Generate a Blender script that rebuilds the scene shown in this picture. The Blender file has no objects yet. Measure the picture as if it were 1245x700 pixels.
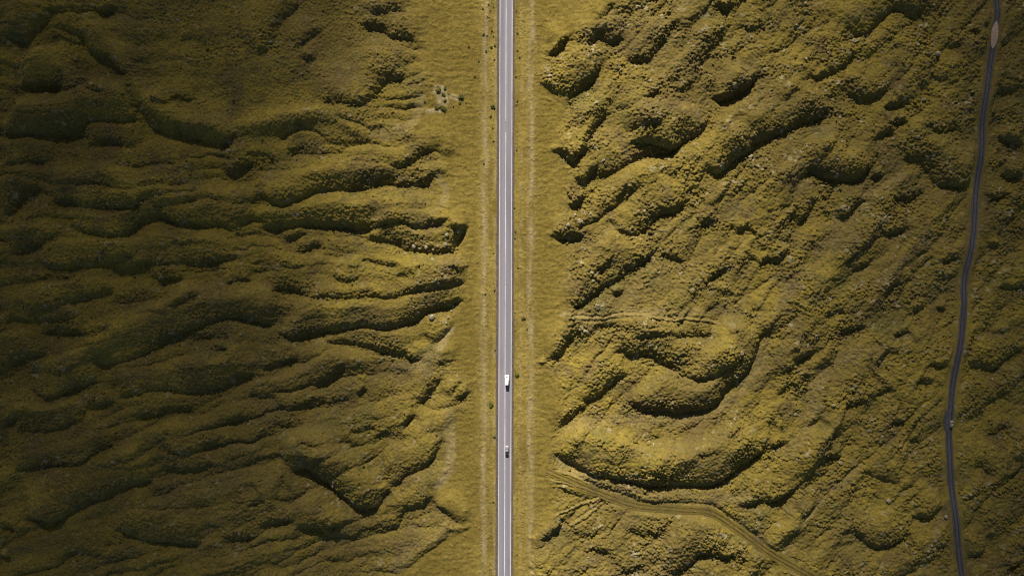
import bpy, bmesh, math, random
import numpy as np
from mathutils import Vector

random.seed(7)
rng = np.random.default_rng(11)
sc = bpy.context.scene
col = sc.collection

# ------------------------------------------------------------------ camera, sky, sun, exposure
S = 0.46                       # metres per photograph pixel at ground level
CAM_H = 430.0
SUN_EL, SUN_AZ = math.radians(33), math.radians(-8)     # azimuth clockwise from north (+Y)

cd = bpy.data.cameras.new("camera")
cd.sensor_fit = 'HORIZONTAL'
cd.sensor_width = 36.0
cd.lens = 36.0 * CAM_H / (1245 * S)
cd.clip_start, cd.clip_end = 1.0, 30000.0
cam = bpy.data.objects.new("camera", cd)
cam.location = (0, 0, CAM_H)
col.objects.link(cam)
sc.camera = cam

world = bpy.data.worlds.new("World")
sc.world = world
world.use_nodes = True
wn = world.node_tree
sky = wn.nodes.new("ShaderNodeTexSky")
sky.sky_type = 'NISHITA'
sky.sun_disc = False
sky.sun_elevation = SUN_EL
sky.sun_rotation = SUN_AZ % (2 * math.pi)
bg = wn.nodes["Background"]
bg.inputs["Strength"].default_value = 0.05
wn.links.new(sky.outputs[0], bg.inputs["Color"])

sd = bpy.data.lights.new("sun", 'SUN')
sd.energy = 4.9
sd.angle = math.radians(0.5)
sd.color = (1.0, 0.92, 0.80)
sun = bpy.data.objects.new("sun", sd)
SV = Vector((math.cos(SUN_EL) * math.sin(SUN_AZ), math.cos(SUN_EL) * math.cos(SUN_AZ), math.sin(SUN_EL)))
sun.rotation_euler = SV.to_track_quat('Z', 'Y').to_euler()
sun.location = (0, 400, 900)
col.objects.link(sun)

sc.cycles.use_denoising = False
sc.cycles.filter_width = 1.15
sc.view_settings.view_transform = 'Standard'
sc.view_settings.look = 'None'
sc.view_settings.exposure = 1.15
sc.view_settings.gamma = 1.0
sc.view_settings.use_curve_mapping = False

# ------------------------------------------------------------------ helpers
def px(u, v, z=0.0):
    return Vector(((u - 622.5) * S, (350 - v) * S, z))

def tag(o, label=None, cat=None, group=None, kind=None):
    if label: o["label"] = label
    if cat: o["category"] = cat
    if group: o["group"] = group
    if kind: o["kind"] = kind
    return o

def mesh_obj(name, verts, faces, mat, parent=None, smooth=False):
    me = bpy.data.meshes.new(name)
    me.from_pydata([tuple(v) for v in verts], [], faces)
    me.update()
    if smooth:
        me.polygons.foreach_set("use_smooth", [True] * len(me.polygons))
    if mat: me.materials.append(mat)
    o = bpy.data.objects.new(name, me)
    col.objects.link(o)
    if parent: o.parent = parent
    return o

def grid_mesh(name, P, mat, attr=None, smooth=True):
    """P: (rows, cols, 3) array -> one quad sheet."""
    R, C = P.shape[:2]
    me = bpy.data.meshes.new(name)
    nv, nf = R * C, (R - 1) * (C - 1)
    me.vertices.add(nv)
    me.vertices.foreach_set("co", P.reshape(-1).astype(np.float32))
    i = (np.arange(R - 1)[:, None] * C + np.arange(C - 1)[None, :]).reshape(-1)
    q = np.stack([i, i + C, i + C + 1, i + 1], 1).astype(np.int32)
    me.loops.add(nf * 4)
    me.loops.foreach_set("vertex_index", q.reshape(-1))
    me.polygons.add(nf)
    me.polygons.foreach_set("loop_start", np.arange(nf, dtype=np.int32) * 4)
    me.polygons.foreach_set("use_smooth", np.full(nf, smooth))
    me.update(calc_edges=True)
    if attr is not None:
        a = me.attributes.new("zones", 'FLOAT_COLOR', 'POINT')
        a.data.foreach_set("color", attr.reshape(-1).astype(np.float32))
    me.materials.append(mat)
    o = bpy.data.objects.new(name, me)
    col.objects.link(o)
    return o

def hash2(ix, iy, seed):
    h = (ix.astype(np.uint32) * np.uint32(374761393) + iy.astype(np.uint32) * np.uint32(668265263)
         + np.uint32((seed * 1442695041 + 12345) & 0xffffffff))
    h = (h ^ (h >> np.uint32(13))) * np.uint32(1274126177)
    h = (h ^ (h >> np.uint32(16))) * np.uint32(2246822519)
    return (h ^ (h >> np.uint32(15)))

def pnoise(x, y, seed):
    """gradient noise, about -0.7..0.7 scaled to -1..1"""
    x = np.asarray(x, np.float32); y = np.asarray(y, np.float32)
    xf, yf = np.floor(x), np.floor(y)
    ix, iy = xf.astype(np.int32), yf.astype(np.int32)
    fx, fy = x - xf, y - yf
    u = fx * fx * fx * (fx * (fx * 6 - 15) + 10)
    w = fy * fy * fy * (fy * (fy * 6 - 15) + 10)
    out = 0
    vals = []
    for dy in (0, 1):
        for dx in (0, 1):
            a = hash2(ix + dx, iy + dy, seed).astype(np.float32) * np.float32(2 * math.pi / 4294967296.0)
            vals.append(np.cos(a) * (fx - dx) + np.sin(a) * (fy - dy))
    a = vals[0] + (vals[1] - vals[0]) * u
    b = vals[2] + (vals[3] - vals[2]) * u
    return (a + (b - a) * w) * 1.45

def fbm(x, y, seed, octv=3, gain=0.5):
    s, a, t = 0, 1.0, 0
    for k in range(octv):
        s = s + a * pnoise(x * 2 ** k, y * 2 ** k, seed + k * 17); t += a; a *= gain
    return s / t

def lumps(x, y, seed):
    """rounded stones: dome heights 0..1 and a random value per stone"""
    xf, yf = np.floor(x).astype(np.int32), np.floor(y).astype(np.int32)
    best = np.zeros_like(x); rid = np.zeros_like(x)
    for dy in (-1, 0, 1):
        for dx in (-1, 0, 1):
            cx, cy = xf + dx, yf + dy
            h1 = hash2(cx, cy, seed).astype(np.float32) / 4294967296.0
            h2 = hash2(cx, cy, seed + 5).astype(np.float32) / 4294967296.0
            h3 = hash2(cx, cy, seed + 9).astype(np.float32) / 4294967296.0
            r = 0.38 + 0.42 * h3
            ddx, ddy = x - cx - h1, y - cy - h2
            dd = (ddx * ddx + ddy * ddy) / (r * r)
            ta = h3 * 40.0
            e = np.clip(1 - dd, 0, 1) ** 0.6 * (0.3 + 0.9 * h3) * (1 + 0.9 * (np.cos(ta) * ddx + np.sin(ta) * ddy) / r)
            m = e > best
            best = np.where(m, e, best); rid = np.where(m, (h1 * 7.3 + h2 * 3.1) % 1.0, rid)
    return best, rid

def sstep(a, b, x):
    t = np.clip((x - a) / (b - a), 0, 1)
    return t * t * (3 - 2 * t)

def catmull(pts, step=4.0):
    p = np.array(pts, float)
    p = np.vstack([2 * p[0] - p[1], p, 2 * p[-1] - p[-2]])
    out = []
    for i in range(1, len(p) - 2):
        n = max(2, int(np.linalg.norm(p[i + 1] - p[i]) / step))
        for k in range(n):
            t = k / n
            a, b, c, d = p[i - 1], p[i], p[i + 1], p[i + 2]
            out.append(0.5 * (2 * b + (c - a) * t + (2 * a - 5 * b + 4 * c - d) * t * t + (3 * b - a - 3 * c + d) * t ** 3))
    out.append(p[-2])
    return np.array(out)

# ------------------------------------------------------------------ materials
def new_mat(name):
    m = bpy.data.materials.new(name)
    m.use_nodes = True
    return m, m.node_tree, m.node_tree.nodes["Principled BSDF"]

def simple(name, rgb, rough=0.6, metal=0.0, spec=0.3, vary=0.12, scale=3.0, emit=None):
    m, t, b = new_mat(name)
    tc = t.nodes.new("ShaderNodeTexCoord")
    nz = t.nodes.new("ShaderNodeTexNoise"); nz.inputs["Scale"].default_value = scale; nz.inputs["Detail"].default_value = 4
    cr = t.nodes.new("ShaderNodeValToRGB")
    cr.color_ramp.elements[0].position = 0.3; cr.color_ramp.elements[1].position = 0.7
    cr.color_ramp.elements[0].color = tuple(c * (1 - vary) for c in rgb) + (1,)
    cr.color_ramp.elements[1].color = tuple(min(1, c * (1 + vary)) for c in rgb) + (1,)
    t.links.new(tc.outputs["Object"], nz.inputs["Vector"]); t.links.new(nz.outputs["Fac"], cr.inputs["Fac"])
    t.links.new(cr.outputs["Color"], b.inputs["Base Color"])
    b.inputs["Roughness"].default_value = rough; b.inputs["Metallic"].default_value = metal
    b.inputs["Specular IOR Level"].default_value = spec
    return m

class NT:
    """short-hand for building node trees"""
    def __init__(s, m): s.t = m.node_tree; s.n = s.t.nodes; s.l = s.t.links
    def noise(s, vec, scale, detail=4, rough=0.55, dist=0.0):
        n = s.n.new("ShaderNodeTexNoise"); n.inputs["Scale"].default_value = scale
        n.inputs["Detail"].default_value = detail; n.inputs["Roughness"].default_value = rough
        n.inputs["Distortion"].default_value = dist
        s.l.new(vec, n.inputs["Vector"]); return n.outputs["Fac"]
    def ramp(s, fac, a, b):
        n = s.n.new("ShaderNodeMapRange"); n.interpolation_type = 'SMOOTHSTEP'
        n.inputs["From Min"].default_value = a; n.inputs["From Max"].default_value = b
        s.l.new(fac, n.inputs["Value"]); return n.outputs["Result"]
    def mix(s, fac, a, b, mode='MIX'):
        n = s.n.new("ShaderNodeMix"); n.data_type = 'RGBA'; n.blend_type = mode
        for inp, v in ((n.inputs[0], fac), (n.inputs[6], a), (n.inputs[7], b)):
            if isinstance(v, (int, float)): inp.default_value = v
            elif isinstance(v, tuple): inp.default_value = v + (1,) if len(v) == 3 else v
            else: s.l.new(v, inp)
        return n.outputs[2]
    def math(s, op, a, b=0.0):
        n = s.n.new("ShaderNodeMath"); n.operation = op
        for inp, v in ((n.inputs[0], a), (n.inputs[1], b)):
            if isinstance(v, (int, float)): inp.default_value = v
            else: s.l.new(v, inp)
        return n.outputs[0]
    def mapping(s, vec, scale=(1, 1, 1), rot=(0, 0, 0)):
        n = s.n.new("ShaderNodeMapping"); n.inputs["Scale"].default_value = scale; n.inputs["Rotation"].default_value = rot
        s.l.new(vec, n.inputs["Vector"]); return n.outputs["Vector"]
    def coord(s): return s.n.new("ShaderNodeTexCoord").outputs["Object"]

def moss_material():
    m, t, b = new_mat("mossy_lava"); k = NT(m)
    co = k.coord()
    at = k.n.new("ShaderNodeAttribute"); at.attribute_name = "zones"
    sp = k.n.new("ShaderNodeSeparateColor"); k.l.new(at.outputs["Color"], sp.inputs[0])
    verge, bare, stone, tintv = sp.outputs[0], sp.outputs[1], sp.outputs[2], at.outputs["Alpha"]
    big = k.noise(co, 0.011, 5, 0.6, 0.6)
    mid = k.noise(co, 0.055, 5, 0.62, 0.4)
    fine = k.noise(co, 0.55, 5, 0.7)
    tiny = k.noise(co, 1.7, 3, 0.7)
    c = k.mix(k.ramp(big, 0.36, 0.62), (0.102, 0.077, 0.021), (0.154, 0.116, 0.023))
    c = k.mix(k.math('MULTIPLY', k.ramp(mid, 0.49, 0.66), 0.75), c, (0.084, 0.061, 0.025))
    c = k.mix(k.math('MULTIPLY', k.ramp(k.noise(co, 0.03, 5, 0.65, 0.8), 0.54, 0.72), 0.6), c, (0.078, 0.074, 0.022))
    c = k.mix(k.math('MULTIPLY', k.ramp(k.noise(co, 0.16, 5, 0.7, 0.5), 0.56, 0.72), 0.6), c, (0.200, 0.154, 0.032))
    c = k.mix(k.math('MULTIPLY', k.ramp(k.noise(co, 0.022, 6, 0.7, 1.2), 0.50, 0.62), 0.5), c, (0.092, 0.071, 0.025))
    c = k.mix(k.math('MULTIPLY', k.ramp(k.noise(co, 0.07, 6, 0.75, 0.9), 0.55, 0.66), 0.6), c, (0.062, 0.062, 0.022))
    # bare sandy / rocky hollows
    c = k.mix(k.math('MULTIPLY', bare, k.ramp(fine, 0.2, 0.62)), c, k.mix(k.ramp(mid, 0.4, 0.6), (0.148, 0.111, 0.040), (0.132, 0.102, 0.044)))
    # stones: per-stone tint, a few of them pale lichen-covered
    c = k.mix(k.math('MULTIPLY', k.ramp(tintv, 0.55, 0.8), k.math('MULTIPLY', stone, 0.55)), c, (0.100, 0.079, 0.034))
    c = k.mix(k.math('MULTIPLY', k.ramp(tintv, 0.88, 0.97), k.math('MULTIPLY', stone, 0.7)), c, (0.24, 0.205, 0.125))
    # mown verge along the road: mustard grass with lengthwise wear
    st = k.noise(k.mapping(co, (0.6, 0.03, 1)), 1.0, 4, 0.6)
    ripple = k.noise(k.mapping(co, (0.10, 0.42, 1), (0, 0, 0.15)), 1.0, 4, 0.65, 0.6)
    worn = k.noise(k.mapping(co, (0.05, 0.015, 1)), 1.0, 5, 0.65, 0.8)
    g = k.mix(k.ramp(k.math('ADD', k.math('MULTIPLY', mid, 0.4), k.math('MULTIPLY', worn, 0.6)), 0.40, 0.58), (0.112, 0.083, 0.019), (0.186, 0.141, 0.034))
    g = k.mix(k.math('MULTIPLY', k.ramp(st, 0.52, 0.70), 0.35), g, (0.190, 0.148, 0.062))
    g = k.mix(k.math('MULTIPLY', k.ramp(ripple, 0.50, 0.66), 0.6), g, (0.088, 0.060, 0.012))
    g = k.mix(k.math('MULTIPLY', k.ramp(k.noise(co, 0.25, 5, 0.75), 0.54, 0.70), 0.8), g, (0.085, 0.072, 0.017))
    spk = k.noise(co, 0.75, 6, 0.8, 0.6)
    g = k.mix(k.math('MULTIPLY', k.ramp(spk, 0.53, 0.64), 0.75), g, (0.070, 0.058, 0.014))
    g = k.mix(k.math('MULTIPLY', k.ramp(k.noise(co, 0.45, 6, 0.8, 1.0), 0.55, 0.68), 0.7), g, (0.235, 0.188, 0.075))
    g = k.mix(k.math('MULTIPLY', k.ramp(k.noise(co, 0.09, 6, 0.75, 1.0), 0.52, 0.66), 0.6), g, (0.112, 0.074, 0.012))
    g = k.mix(k.math('MULTIPLY', tintv, 0.62), g, (0.114, 0.085, 0.018))
    c = k.mix(verge, c, g)
    c = k.mix(k.math('MULTIPLY', k.math('MULTIPLY', verge, bare), 0.9), c, k.mix(fine, (0.165, 0.130, 0.060), (0.25, 0.200, 0.110)))
    # fine mottling
    v = k.n.new("ShaderNodeMapRange"); v.inputs["From Min"].default_value = 0.25; v.inputs["From Max"].default_value = 0.75
    v.inputs["To Min"].default_value = 0.45; v.inputs["To Max"].default_value = 1.6
    k.l.new(k.math('ADD', k.math('MULTIPLY', fine, 0.55), k.math('MULTIPLY', tiny, 0.45)), v.inputs["Value"])
    vv = k.n.new("ShaderNodeCombineColor")
    for i in range(3): k.l.new(v.outputs[0], vv.inputs[i])
    c = k.mix(1.0, c, vv.outputs[0], 'MULTIPLY')
    k.l.new(c, b.inputs["Base Color"])
    b.inputs["Roughness"].default_value = 1.0
    b.inputs["Specular IOR Level"].default_value = 0.05
    bp = k.n.new("ShaderNodeBump"); bp.inputs["Strength"].default_value = 0.55; bp.inputs["Distance"].default_value = 0.30
    k.l.new(k.noise(co, 1.3, 5, 0.7), bp.inputs["Height"])
    k.l.new(bp.outputs[0], b.inputs["Normal"])
    return m

def asphalt_material(name, base, warm, streak=True):
    m, t, b = new_mat(name); k = NT(m)
    co = k.coord()
    lane = k.noise(k.mapping(co, (0.55, 0.006, 1)), 1.0, 2, 0.5)
    patch = k.noise(k.mapping(co, (0.12, 0.02, 1)), 1.0, 4, 0.6)
    gr = k.noise(co, 2.5, 5, 0.7)
    c = k.mix(k.ramp(lane, 0.40, 0.60), base, warm)
    c = k.mix(k.math('MULTIPLY', k.ramp(patch, 0.50, 0.66), 0.45), c, tuple(x * 0.70 for x in base))
    c = k.mix(k.math('MULTIPLY', k.ramp(gr, 0.35, 0.7), 0.35), c, tuple(x * 1.25 for x in warm))
    k.l.new(c, b.inputs["Base Color"])
    b.inputs["Roughness"].default_value = 0.92
    b.inputs["Specular IOR Level"].default_value = 0.15
    return m

def worn_paint(name, rgb, under, wear=0.5):
    m, t, b = new_mat(name); k = NT(m)
    co = k.coord()
    f = k.noise(k.mapping(co, (0.5, 0.06, 1)), 1.0, 4, 0.65)
    f2 = k.noise(co, 1.6, 4, 0.7)
    c = k.mix(k.math('MULTIPLY', k.ramp(k.math('ADD', k.math('MULTIPLY', f, 0.6), k.math('MULTIPLY', f2, 0.4)), 0.42, 0.62), wear), rgb, under)
    k.l.new(c, b.inputs["Base Color"]); b.inputs["Roughness"].default_value = 0.7
    return m

M_MOSS = moss_material()
M_ROAD = asphalt_material("road_asphalt", (0.135, 0.133, 0.158), (0.174, 0.161, 0.180))
M_SHOULDER = simple("shoulder_gravel", (0.075, 0.064, 0.055), 0.95, vary=0.35, scale=1.2, spec=0.1)
M_LINE = worn_paint("edge_paint", (0.45, 0.41, 0.37), (0.20, 0.185, 0.18), 0.7)
M_CENTRE = worn_paint("centre_paint", (0.50, 0.48, 0.51), (0.19, 0.18, 0.19), 0.75)
M_TRACK = asphalt_material("track_gravel", (0.048, 0.046, 0.050), (0.066, 0.060, 0.062))
M_RUT = simple("wheel_rut", (0.034, 0.033, 0.040), 0.95, vary=0.3, scale=0.8, spec=0.1)
M_BAY = simple("bay_gravel", (0.27, 0.19, 0.14), 0.95, vary=0.14, scale=0.8, spec=0.1)
M_DIRT = simple("mossy_track", (0.066, 0.050, 0.016), 1.0, vary=0.35, scale=0.5, spec=0.05)
M_SHRUB = simple("shrub_leaves", (0.068, 0.074, 0.014), 0.8, vary=0.4, scale=2.5, spec=0.2)
M_DRYSHRUB = simple("dry_heather", (0.090, 0.070, 0.018), 0.9, vary=0.4, scale=2.5, spec=0.1)
M_PALESHRUB = simple("pale_leaves", (0.125, 0.118, 0.028), 0.8, vary=0.35, scale=2.5, spec=0.2)
M_STEM = simple("woody_stem", (0.06, 0.045, 0.03), 0.9)
M_BOULDER = simple("lichen_rock", (0.21, 0.18, 0.12), 0.95, vary=0.35, scale=1.4, spec=0.1)
M_DARKROCK = simple("dark_lava_rock", (0.070, 0.062, 0.040), 0.95, vary=0.4, scale=1.4, spec=0.1)

# ------------------------------------------------------------------ what the picture shows of the lava: edges of flows
# every line runs so that the higher ground lies on its left hand (up, for a line that runs to the right); last number: height in metres
SCARPS = [
 # north-west
 ([(0,38),(14,47),(28,50),(42,40),(58,25),(66,5)],5,24), ([(98,38),(110,58),(122,68),(140,80),(162,97)],3,14),
 ([(162,118),(172,140),(190,160),(225,168),(255,174),(290,172)],4.2,18), ([(20,102),(50,109),(82,111),(104,103),(112,90)],6,20),
 ([(104,103),(120,109),(137,112)],3,10), ([(0,152),(15,163),(50,166),(90,166),(108,150),(150,148),(172,143)],6.5,26),
 ([(186,118),(195,125),(203,131)],2.5,8), ([(202,115),(222,120),(240,116)],2.5,10), ([(212,50),(232,47),(250,53),(265,63)],1.6,12),
 ([(112,15),(130,18),(144,8)],4,14), ([(17,122),(22,126),(28,128)],2,8), ([(312,72),(327,60),(335,30),(347,17),(367,0)],3.6,16),
 ([(360,60),(377,47),(395,37)],2.6,12), ([(362,62),(372,70),(385,75)],2.2,12), ([(432,22),(447,31),(467,36),(477,47),(492,47),(510,52)],3.6,12),
 ([(437,5),(452,15),(470,17),(485,13),(500,15)],3.6,12), ([(387,130),(417,125),(442,125),(457,110),(472,95),(495,92)],4,16),
 ([(404,142),(430,146),(447,155),(460,160),(472,148)],4,12), ([(334,172),(350,162),(377,160),(407,172),(432,182)],2.6,14),
 ([(312,235),(337,245),(367,241),(407,231),(437,229),(472,224),(502,226),(517,225),(532,215)],5,22),
 ([(345,184),(367,185),(387,187),(432,185)],2.6,10), ([(472,202),(497,202),(512,190),(530,186),(540,198)],3.4,12),
 ([(312,275),(332,278),(345,274),(387,275),(437,276),(487,272),(507,276),(537,271),(545,261)],5.6,18),
 ([(440,283),(447,291),(475,295),(497,305),(510,307),(537,307),(550,302),(562,285),(574,275)],6,12), ([(545,277),(560,277),(574,274)],3.4,10),
 ([(335,290),(350,292),(377,283)],3,10), ([(355,303),(375,304),(395,297)],3,9), ([(385,312),(410,311),(432,307)],2.2,9),
 ([(432,311),(452,318),(475,321),(492,319)],3,10), ([(400,332),(417,341),(432,341),(445,330)],3,12),
 ([(325,348),(357,353),(390,361),(437,360),(472,360),(492,353),(525,349),(557,346),(572,339)],4.6,18),
 # far west
 ([(0,202),(20,201),(45,197),(62,203)],3,14), ([(100,180),(120,175),(150,175),(175,177)],3.4,9), ([(135,197),(155,201),(185,199),(225,197)],2.6,10),
 ([(265,207),(280,212),(297,205),(312,195)],4,16), ([(0,260),(15,257),(30,240),(55,226)],4.4,18),
 ([(60,243),(87,248),(112,253),(140,253),(162,250),(180,246)],5.6,14), ([(92,225),(130,226),(160,228),(195,225),(240,223)],3,12),
 ([(160,247),(190,240),(207,235),(225,232),(250,234)],2.8,8), ([(185,255),(220,248),(252,247)],2.6,7),
 ([(80,272),(100,280),(120,286),(140,289),(155,284),(170,272),(190,267),(215,270),(235,277),(250,279),(275,276),(292,285)],5,14),
 ([(12,311),(50,300),(82,290)],4.4,18), ([(50,325),(95,325),(130,320),(170,310)],4.4,22), ([(25,348),(55,340),(95,337)],2.6,10),
 ([(147,340),(170,327),(190,320),(220,320),(250,320),(297,311)],3.6,14), ([(190,347),(210,338),(230,340)],3,8), ([(270,345),(290,341),(312,338)],4,10),
 ([(32,378),(70,375),(85,368),(117,361),(142,352)],3.4,14), ([(0,392),(45,388),(70,386),(100,382)],3.2,12), ([(205,366),(218,369),(232,365),(250,355)],4,12),
 ([(47,402),(80,404),(100,405),(125,401),(147,393)],3.4,12),
 ([(107,447),(140,440),(175,428),(212,413),(237,400),(277,388),(300,390),(335,398)],5.6,24),
 ([(0,447),(10,443),(37,435),(57,432)],3.4,16), ([(30,455),(55,451),(75,451),(95,450)],2.6,10), ([(32,467),(57,481),(82,476),(105,470),(124,464)],4.8,18),
 ([(140,485),(162,480),(185,475),(225,475),(250,472),(282,465),(312,455)],4.4,20), ([(0,520),(15,510),(34,498)],3.2,14),
 ([(98,501),(130,493),(142,484)],3.2,14), ([(155,507),(190,505),(220,500),(242,494)],3,12), ([(15,522),(40,522),(62,520),(95,510),(109,494)],4.2,24),
 ([(275,516),(288,509),(302,501)],3,12), ([(255,422),(268,424),(282,421)],2.2,10), ([(225,413),(260,409),(290,412)],2,10),
 ([(15,575),(32,572),(75,566),(100,565),(120,550),(144,536)],4.5,20), ([(192,541),(207,547),(230,551),(250,546),(277,539)],3.2,12),
 ([(190,568),(220,571),(245,571),(262,561)],3,14), ([(55,642),(70,632),(85,621),(100,614),(117,606),(140,599),(165,592),(192,581)],4.4,22),
 ([(135,642),(155,650),(185,656),(215,657),(232,662),(252,659)],4.8,18), ([(32,627),(60,630),(82,626)],3,12), ([(0,639),(17,641),(28,648)],3.2,12),
 ([(0,672),(8,674),(17,674)],3,10), ([(70,675),(105,676),(132,671)],2.6,10), ([(268,657),(290,652),(314,650)],3,14), ([(297,615),(311,611),(325,604)],2,12),
 # west, by the road
 ([(335,398),(347,410),(382,408),(405,400),(432,395),(472,397),(502,393),(520,382),(542,372),(566,365)],6,20),
 ([(392,417),(420,417),(442,422),(462,427),(487,431),(502,437),(516,427)],4,14), ([(520,415),(537,407),(551,387)],3,12), ([(312,450),(327,445),(367,434)],2.8,14),
 ([(380,469),(400,460),(424,445)],4,14), ([(430,480),(437,476),(447,470)],2.4,12), ([(503,491),(520,485),(532,463),(541,457)],4,14),
 ([(486,523),(497,510),(507,500)],4,10), ([(550,488),(560,482),(576,474)],3,9), ([(545,480),(555,470),(564,459)],2.4,9),
 ([(527,448),(540,441),(562,437)],1.6,8), ([(530,435),(545,430),(558,431)],1.2,6),
 ([(467,590),(485,586),(497,577),(512,570),(527,555),(543,528)],4,16),
 ([(350,575),(372,570),(385,578),(400,590),(417,603),(430,615),(442,620),(457,615),(467,600),(476,588)],8,22),
 ([(355,641),(382,642),(397,648),(404,650)],4,14), ([(404,650),(417,653),(434,661)],1.8,10), ([(310,641),(335,636),(362,631)],3.4,18),
 ([(482,648),(485,636),(487,625),(493,610)],2.6,14), ([(527,606),(537,619),(552,630),(568,642)],3.6,9), ([(490,692),(520,670),(540,652),(556,636)],2.4,10),
 ([(362,534),(387,535),(412,536),(434,533)],2.2,12), ([(320,560),(335,556),(350,553)],1.8,12), ([(330,600),(345,604),(360,601)],1.6,12),
 ([(300,478),(320,484),(345,480)],2,14), ([(330,515),(352,519),(378,512)],2,14), ([(420,520),(440,524),(462,517)],2,14), ([(390,678),(405,684),(425,680)],1.8,12),
 # east, by the road
 ([(660,60),(668,65),(677,65),(685,55),(697,39)],5.4,8), ([(715,63),(729,45),(744,50),(764,38)],4,10), ([(723,28),(734,20),(752,0)],3.2,10),
 ([(690,120),(709,105),(724,90),(735,68)],5.4,14), ([(757,75),(789,72),(799,62),(814,42),(820,23)],4.2,20),
 ([(864,113),(874,119),(888,118),(906,107),(919,94),(921,84)],8,12), ([(867,4),(876,11),(884,12),(896,3)],4,12),
 ([(762,172),(780,174),(800,177),(819,181),(831,172),(847,160),(860,142)],7,18), ([(758,159),(775,153),(790,153),(806,156)],4,8),
 ([(712,173),(725,155),(740,139)],3.2,12), ([(742,130),(764,130),(780,124),(806,114)],2.8,12),
 ([(722,221),(744,210),(766,200),(784,190),(814,184),(830,172)],4.8,16), ([(692,221),(700,223),(709,223),(719,212),(730,198)],4.4,12),
 ([(670,184),(684,189),(696,195),(706,188),(717,177)],4,10), ([(689,246),(695,249),(701,247),(712,235)],3.2,8),
 ([(667,284),(685,288),(704,290),(715,281)],4.4,10), ([(739,260),(748,274),(759,282),(779,282),(804,260),(824,252),(838,239)],4.4,16),
 ([(857,198),(864,208),(873,210),(889,202),(905,190),(920,176)],6.4,15), ([(729,350),(749,345),(764,327),(784,317),(801,300)],4.4,16),
 ([(847,277),(862,272),(878,266)],3,10), ([(857,342),(872,334),(888,323)],3.2,12), ([(722,337),(734,327),(746,315)],2.2,10),
 ([(892,284),(904,279),(916,273)],3,10), ([(922,322),(929,317),(938,311)],3,10), ([(797,304),(810,312),(821,317),(836,316)],2.4,10),
 ([(689,374),(709,370),(724,360),(740,346)],4.2,14), ([(742,361),(752,358),(760,351)],2.8,8), ([(662,439),(675,434),(684,430),(690,415),(700,404)],3.4,9),
 ([(812,398),(820,405),(831,408),(850,408),(862,406),(873,400)],4.4,9), ([(717,398),(739,395),(764,398),(774,408),(795,408),(814,406)],3.2,9),
 ([(757,437),(765,432),(774,431),(793,433),(806,443),(824,451),(841,458),(864,456),(884,446),(901,424)],5.6,18),
 ([(702,487),(724,480),(744,467),(771,450)],4.2,12), ([(677,519),(696,507),(709,497),(721,491)],3.6,10),
 ([(759,483),(766,490),(774,496),(789,501),(819,500),(856,496),(874,485),(889,465),(906,450),(924,412),(929,395)],6.2,22),
 ([(671,545),(679,552),(691,560),(709,570),(734,576),(759,585),(789,590),(814,590),(849,587),(874,584),(899,570),(916,557),(936,538)],7,28),
 ([(677,589),(686,595),(696,600),(718,603)],2.2,7), ([(652,656),(669,648),(686,639)],3,10), ([(717,659),(726,666),(734,670),(748,668)],2.8,12),
 ([(810,698),(839,690),(859,675),(884,675),(896,664)],4.6,18), ([(893,608),(900,613),(907,614),(924,606),(937,604)],4,12),
 ([(700,578),(740,595),(784,611),(819,611),(861,614),(881,625),(904,640),(937,666)],2.2,8),
 ([(690,640),(715,650),(740,640)],1.8,14), ([(760,645),(785,650),(812,642)],2,14), ([(745,690),(765,694),(790,684)],2.4,12),
 ([(760,530),(785,535),(812,527)],1.8,14), ([(835,545),(852,549),(872,541)],2,12), ([(850,390),(870,370),(884,345)],1.6,14),
 # north-east
 ([(1046,49),(1051,44),(1058,35),(1073,24),(1093,13),(1113,18),(1129,4)],5,13), ([(1013,84),(1033,74),(1046,58)],3.2,12),
 ([(981,84),(987,91),(993,96),(1008,90),(1025,79)],3.4,10), ([(903,179),(920,173),(933,167),(953,160),(978,147),(998,142),(1014,125)],6.4,15),
 ([(1023,106),(1036,114),(1048,119),(1068,114),(1085,104)],4.4,12), ([(1073,124),(1082,128),(1093,127),(1100,118)],2.8,10),
 ([(1058,171),(1066,171),(1076,164),(1092,159)],3.2,8), ([(1083,145),(1093,148),(1105,145)],2.8,8), ([(1116,151),(1130,156),(1145,157),(1170,149)],3.4,12),
 ([(1184,33),(1187,40),(1191,48)],2.4,6), ([(1216,162),(1222,172),(1232,175),(1247,170)],5.4,14),
 ([(978,203),(988,205),(998,209),(1008,215),(1022,217),(1038,217),(1053,206),(1061,189)],7,13),
 ([(961,272),(973,270),(983,252),(999,234)],4.4,12), ([(1006,257),(1025,263),(1043,252),(1059,236)],3.8,12), ([(1053,211),(1062,214),(1074,212)],3,8),
 ([(1093,190),(1113,195),(1130,208),(1140,221),(1158,227),(1172,228),(1185,230)],5,14), ([(1081,241),(1095,244),(1108,242),(1127,229)],3.2,10),
 ([(1138,327),(1150,317),(1172,305)],3.4,12), ([(931,308),(943,318),(951,312),(959,302),(956,289)],4.6,11), ([(1068,285),(1080,284),(1093,281),(1107,273)],2.8,10),
 ([(1216,211),(1230,215),(1247,215)],4.4,10), ([(1196,241),(1212,240),(1230,234)],3,10), ([(1196,300),(1208,300),(1222,296)],2.2,10),
 ([(958,431),(966,434),(977,432),(992,425)],3.2,8), ([(1016,409),(1033,404),(1042,400),(1055,394)],3.2,10), ([(1056,446),(1063,445),(1070,440),(1087,422)],3.2,10),
 ([(1126,444),(1140,446),(1155,446)],3,10), ([(1171,446),(1190,448),(1210,446),(1230,432),(1247,421)],4.2,14), ([(1086,408),(1097,405),(1109,399)],2.4,10),
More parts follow.
